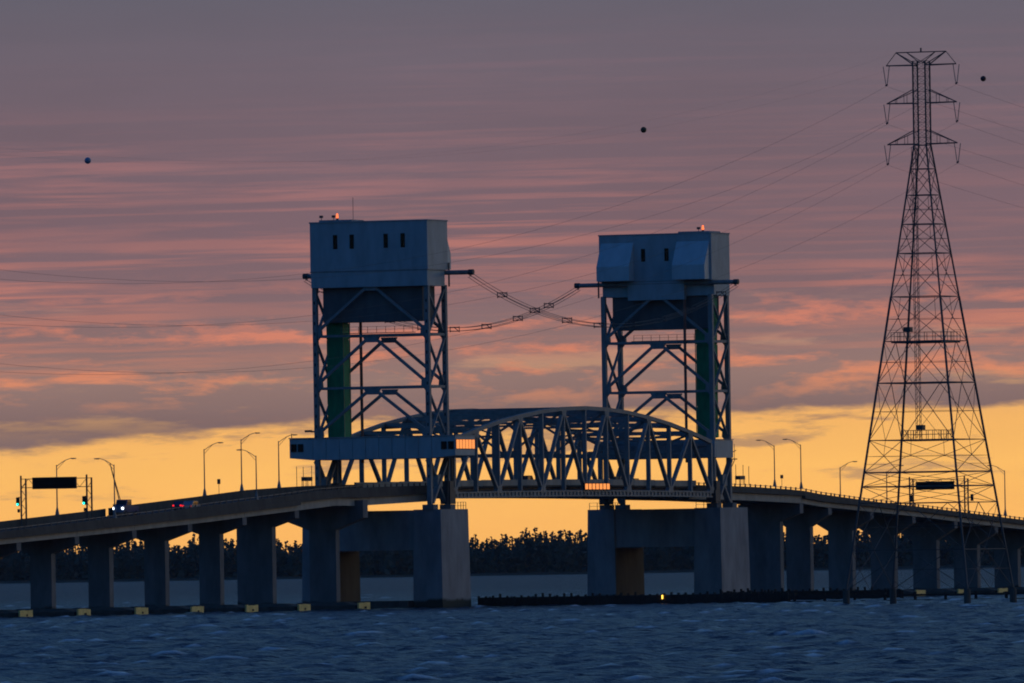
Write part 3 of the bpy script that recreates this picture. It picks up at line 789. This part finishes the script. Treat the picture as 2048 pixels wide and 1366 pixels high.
# ------------------------------------------------------------------ vehicles
def car(X, y, road, hd, paint, label, lights, tall=1.5, ln=4.6, truck=False):
    # hd=+1 driving towards +X
    r = thing('truck' if truck else 'car', (X, y, road), label, 'truck' if truck else 'car')
    def x(u): return X + hd * u
    w = .9 if not truck else 1.05
    if not truck:
        prof = [(x(-ln / 2), road + .35), (x(-ln / 2), road + .95), (x(-ln / 2 + .25), road + 1.02), (x(-1.35), road + tall), (x(.55), road + tall), (x(1.25), road + .98), (x(ln / 2 - .1), road + .82), (x(ln / 2), road + .4)]
    else:
        prof = [(x(-3.4), road + .6), (x(-3.4), road + 1.6), (x(-.4), road + 1.6), (x(-.35), road + 2.75), (x(1.35), road + 2.75), (x(1.9), road + 1.75), (x(2.9), road + 1.6), (x(3.0), road + .5)]
    link('body', *gprism(prof, 'y', y - w, y + w), paint, r)
    if not truck: wp = [(x(-1.5), road + 1.04), (x(-1.2), road + tall - .1), (x(.5), road + tall - .1), (x(1.05), road + 1.02)]
    else: wp = [(x(-.2), road + 1.85), (x(-.2), road + 2.6), (x(1.2), road + 2.6), (x(1.6), road + 1.85)]
    link('side_window', *gprism(wp, 'y', y - w - .01, y - w + .05), GLASSD, r); link('side_window', *gprism(wp, 'y', y + w - .05, y + w + .01), GLASSD, r)
    if truck:
        q = [(y - .9, road + 1.85), (y + .9, road + 1.85), (y + .82, road + 2.6), (y - .82, road + 2.6)]
        link('windscreen', *gbar((x(1.86), y, road + 1.88), (x(1.42), y, road + 2.6), 1.8, .04, (1, 0, 0)), GLASSD, r)
    else:
        link('rear_window', *gbar((x(-ln / 2 + .42), y, road + 1.1), (x(-1.42), y, road + tall - .1), 1.5, .04, (1, 0, 0)), GLASSD, r)
    for u in ((-ln / 2 + .85, ln / 2 - .85) if not truck else (-2.3, 2.0)):
        for sg in (-1, 1):
            t_ = cyl('wheel', (x(u), y + sg * (w - .2), road + .34), (x(u), y + sg * (w + .02), road + .34), .34 if not truck else .45, RUBBER, r, 14)
            cyl('rim', (x(u), y + sg * (w + .021), road + .34), (x(u), y + sg * (w + .04), road + .34), .2, GALV, t_, 10)
    for sg in (-1, 1):
        if lights == 'tail':
            box('tail_light', x(-ln / 2) - .04, x(-ln / 2) + .04, y + sg * .72 - .17, y + sg * .72 + .17, road + .72, road + 1.0, REDL, r)
        else:
            cyl('headlight', (x(3.0), y + sg * .85, road + 1.2), (x(3.07), y + sg * .85, road + 1.2), .21, WHITEL, r, 12)
RL = lambda X: ptl(X) - 1.44
car(-176.2, 3.4, RL(-176) + .2, -1, PAINTB, 'oncoming blue truck with lit headlights on the left viaduct', 'head', truck=True)
car(-162.8, -1.6, RL(-163) + .2, 1, PAINTN, 'left of two cars with lit tail lights on the left viaduct', 'tail', 1.6)
car(-165.5, -4.7, RL(-165.5) + .2, 1, PAINTW, 'silver right of two cars with lit tail lights on the left viaduct', 'tail', 1.75)
car(-8.2, -3, 22.75, 1, PAINTD, 'dark car crossing the lift span seen through the truss', 'tail', 1.8)
car(58.8, 3.2, 22.6, -1, PAINTD, 'dark car at the right end of the lift span', 'tail', 1.5)

# ------------------------------------------------------------------ cable bundles between towers
def bundle(y, label):
    r = thing('cable_bundle', (0, y, 52), label, 'cables', 'cable bundles between the towers')
    def cz(x): return 52.55 + 8.55 * (x / 65.4) ** 2
    for dy, dz in ((-.5, -.25), (.5, -.25), (-.5, .35), (.5, .35)):
        xs_ = np.linspace(-65.4, 65.4, 41)
        pts = [(float(x), y + dy, cz(x) + dz) for x in xs_]
        link('wire', *join([gcyl(a, b2, .05, 5) for a, b2 in zip(pts[:-1], pts[1:])]), DARK, r)
    for x in np.arange(-50.6, 58, 15.5):
        x = float(x) * (1 if y < 0 else -1); z = cz(x)
        fr = []
        for dy in (-.95, .95): fr.append(gbar((x, y + dy, z - .5), (x, y + dy, z + .6), .13, .13))
        for dz in (-.3, .45): fr.append(gbar((x, y - .95, z + dz), (x, y + .95, z + dz), .13, .16))
        fr.append(gbar((x, y - .95, z - .4), (x, y + .2, z + .5), .12, .12))
        link('spacer', *join(fr), DARK, r)
bundle(-16.5, 'cable bundle from the left tower descending to the right')
bundle(16.5, 'cable bundle from the right tower descending to the left')

# ------------------------------------------------------------------ transmission pylon
PXC, PYC = -223.9, -166.9
py = thing('pylon', (PXC, PYC, 0), 'tall dark lattice transmission pylon standing in the river at right', 'pylon')
def aw(z): return 2.2 if z >= 77.3 else 2.2 + 20.2 * (77.3 - z) / 77.3
def crn(k, z):
    sx, sy = ((-1, -1), (1, -1), (1, 1), (-1, 1))[k % 4]; h = aw(z) / 2
    return Vector((PXC + sx * h, PYC + sy * h, z))
lv = [2.6, 9.2, 17.1, 19.9, 22.3, 27.7, 37.3, 44.3, 51.8, 59.1, 64.0, 68.9, 73.3, 77.3]
for k in range(4):
    for z0, z1 in zip(lv[:-1], lv[1:]):
        w = .30 if z0 < 45 else .23
        bar('leg', crn(k, z0), crn(k, z1), w, w, PYL, py)
    bar('leg', crn(k, 77.3), crn(k, 91.5), .22, .22, PYL, py)
    q = crn(k, 2.6)
    ft = cyl('foundation', (q.x, q.y, -2), (q.x, q.y, 2.6), .6, CONCD, py, 10)
for i, (z0, z1) in enumerate(zip(lv[:-1], lv[1:])):
    big = z1 - z0 > 6
    for k in range(4):
        a0, b0, a1, b1 = crn(k, z0), crn(k + 1, z0), crn(k, z1), crn(k + 1, z1)
        bar('horizontal', a1, b1, .2 if z1 in (37.3, 22.3, 19.9, 59.1) else .13, .2 if z1 in (37.3, 22.3, 19.9) else .14, PYL, py)
        m0, m1 = (a0 + b0) / 2, (a1 + b1) / 2
        if z0 < 44 and big:
            # K bracing with redundant members
            bar('brace', a0, m1, .1, .1, PYL, py); bar('brace', b0, m1, .1, .1, PYL, py)
            la, lb2 = a0.lerp(a1, .5), b0.lerp(b1, .5)
            ka, kb = a0.lerp(m1, .5), b0.lerp(m1, .5)
            bar('redundant', la, ka, .065, .065, PYL, py); bar('redundant', lb2, kb, .065, .065, PYL, py)
            bar('redundant', ka, kb, .065, .065, PYL, py)
            bar('redundant', ka, a1, .065, .065, PYL, py); bar('redundant', kb, b1, .065, .065, PYL, py)
            bar('redundant', ka, m0, .065, .065, PYL, py); bar('redundant', kb, m0, .065, .065, PYL, py)
        else:
            bar('brace', a0, b1, .085, .085, PYL, py); bar('brace', b0, a1, .085, .085, PYL, py)
            if z1 - z0 > 4.5:
                la, lb2 = a0.lerp(a1, .5), b0.lerp(b1, .5)
                bar('redundant', la, lb2, .06, .06, PYL, py)
                bar('redundant', a0.lerp(a1, .25), a0.lerp(b1, .25), .06, .06, PYL, py)
                bar('redundant', m1, (m1 + m0) / 2, .06, .06, PYL, py)
mast = []
zz = np.linspace(77.3, 91.5, 12)
for z0, z1 in zip(zz[:-1], zz[1:]):
    for k in range(4):
        mast += [gbar(crn(k, z0), crn(k + 1, z1), .045, .045), gbar(crn(k + 1, z0), crn(k, z1), .045, .045), gbar(crn(k, z1), crn(k + 1, z1), .05, .05)]
tag(link('mast_lacing', *join(mast), PYL, py), None, None, kind='stuff')
ARM = 6.3
for ai, z in enumerate((77.5, 84.4, 90.8)):
    for sg in (-1, 1):
        tip = Vector((PXC, PYC + sg * ARM, z + .05))
        for sx in (-1, 1):
            root = Vector((PXC + sx * 1.1, PYC + sg * 1.1, z))
            bar('arm_chord', root, tip, .17, .2, PYL, py)
            if ai < 2:
                up_ = Vector((PXC + sx * 1.1, PYC + sg * 1.1, z + 2.3)); bar('arm_tie', up_, tip, .13, .13, PYL, py)
                for f_ in (.35, .68): bar('arm_web', root.lerp(tip, f_), up_.lerp(tip, f_), .07, .07, PYL, py)
        if ai == 2:
            pk = Vector((PXC, PYC + sg * 4.5, 93.0))
            for sx in (-1, 1):
                bar('peak_arm', (PXC + sx * 1.0, PYC + sg * 1.1, z + .1), pk, .15, .15, PYL, py)
                bar('peak_arm', (PXC + sx * 1.0, PYC - sg * .2, z + .3), (PXC, PYC + sg * 2.6, 93.0), .11, .11, PYL, py)
            bar('peak_tie', pk, tip, .1, .1, PYL, py)
            bar('peak_bar', (PXC, PYC, 93.0), pk, .16, .18, PYL, py)
        for k, dy in enumerate((-.55, .55)):
            a = tip + Vector((0, dy, -.1)); c = Vector((PXC, PYC + sg * ARM, z - 3.35))
            ins = cyl('insulator', a, c + Vector((0, dy * .25, .35)), .07, PORC, py, 6)
        bar('yoke_plate', (PXC, PYC + sg * ARM - .2, z - 3.1), (PXC, PYC + sg * ARM + .2, z - 3.3), .1, .3, PYL, py)
cyl('peak_lamp', (PXC, PYC, 93.0), (PXC, PYC, 93.7), .15, DARK, py, 8)
def platform(z, h, eq):
    pl = box('platform', PXC - h, PXC + h, PYC - h, PYC + h, z, z + .32, DARK, py)
    for k in range(4):
        sx, sy = ((-1, -1), (1, -1), (1, 1), (-1, 1))[k]; tx, ty = ((1, -1), (1, 1), (-1, 1), (-1, -1))[k]
        a = Vector((PXC + sx * h, PYC + sy * h, z + .32)); b2 = Vector((PXC + tx * h, PYC + ty * h, z + .32))
        for j in range(6):
            q = a.lerp(b2, j / 6); bar('rail_post', q, q + Vector((0, 0, 1.5)), .08, .08, DARK, pl)
        for dz in (.8, 1.5): bar('handrail', a + Vector((0, 0, dz)), b2 + Vector((0, 0, dz)), .06, .06, DARK, pl)
    ex, ey = eq
    box('equipment_box', PXC + ex - .7, PXC + ex + .7, PYC + ey - .6, PYC + ey + .6, z + 1.9, z + 2.7, DARK, pl)
    for dx in (-.5, .5): bar('equipment_leg', (PXC + ex + dx, PYC + ey, z + .32), (PXC + ex + dx, PYC + ey, z + 1.9), .1, .1, DARK, pl)
platform(44.0, 4.5, (-2.5, 2.2)); platform(27.5, 3.4, (-1, .8))
lx, ly = PXC - .6, PYC + 1.3
rails = []
for dx, dy in ((-.35, -.35), (.35, -.35), (.35, .35), (-.35, .35)): rails.append(gbar((lx + dx, ly + dy, 28), (lx + dx, ly + dy, 77), .07, .07))
z = 28.0
while z < 77:
    rails += [gbar((lx - .35, ly - .35, z), (lx + .35, ly - .35, z + .8), .05, .05), gbar((lx - .35, ly + .35, z), (lx - .35, ly - .35, z + .8), .05, .05)]; z += .8
tag(link('climbing_ladder', *join(rails), PYL, py), None, None)

# ------------------------------------------------------------------ power lines and marker balls
def line(name, y, z0, sag, rad, label, cat, grp, sag_r):
    pts = []
    for tt in np.linspace(-640, 640, 97):
        t_ = 330 - abs(tt); pts.append((PXC + float(tt), y, z0 - (sag if tt < 0 else sag_r) * (1 - (t_ / 330) ** 2)))
    o = link(name, *join([gcyl(a, b2, rad, 4) for a, b2 in zip(pts[:-1], pts[1:])]), WIRE, None, loc=(PXC, y, z0))
    tag(o, label, cat, grp); return o
for nm, z in (('top', 87.4), ('middle', 81.0), ('bottom', 74.1)):
    for sg, sd in ((1, 'left'), (-1, 'right')):
        line('power_line', PYC + sg * ARM, z, 37.6, .017, 'power line hung from the %s arm on the %s side of the pylon' % (nm, sd), 'power line', 'power lines', 17)
for sg, sd in ((1, 'left'), (-1, 'right')):
    line('shield_wire', PYC + sg * 4.5, 93.0, 25.4, .006, 'thin shield wire from the %s peak of the pylon' % sd, 'power line', 'shield wires', 40)
def ball(t, y, m, label):
    t_ = 330 - abs(t); z = 93.0 - (25.4 if t < 0 else 40) * (1 - (t_ / 330) ** 2); x = PXC + t
    v, f = [], []; R_ = .48
    nu, nv = 16, 10
    for j in range(nv + 1):
        for i in range(nu):
            a, b2 = 2 * math.pi * i / nu, math.pi * j / nv
            v.append((x + R_ * math.sin(b2) * math.cos(a), y + R_ * math.sin(b2) * math.sin(a), z + R_ * math.cos(b2)))
    for j in range(nv):
        for i in range(nu): f.append((j * nu + i, (j + 1) * nu + i, (j + 1) * nu + (i + 1) % nu, j * nu + (i + 1) % nu))
    o = link('marker_ball', v, f, m, None, True, (x, y, z)); tag(o, label, 'marker ball', 'aerial marker balls')
ball(-326.4, PYC + 4.5, BALLB, 'pale blue marker ball in the sky at far left')
ball(-134.8, PYC - 4.5, BALLO, 'dark olive marker ball in the sky above the right tower')
ball(17.5, PYC - 4.5, BALLR, 'dark maroon marker ball in the sky right of the pylon top')

# ------------------------------------------------------------------ evening air over the river
hz = bpy.data.materials.new('evening_air'); hz.use_nodes = True
ht = hz.node_tree; ht.nodes.clear()
pv = ht.nodes.new('ShaderNodeVolumePrincipled'); ho = ht.nodes.new('ShaderNodeOutputMaterial')
pv.inputs['Color'].default_value = (.90, .94, 1, 1); pv.inputs['Density'].default_value = 7.5e-6; pv.inputs['Anisotropy'].default_value = 0.0
ht.links.new(pv.outputs[0], ho.inputs['Volume'])
hv = []
for z in (-3.0, 130.0):
    for dep, la in ((-3400, -4000), (-3400, 4000), (13500, 4000), (13500, -4000)): hv.append(P(dep, la, z))
hb = link('haze', hv, BF, hz); tag(hb, 'thin blue evening haze over the river', None, kind='stuff')
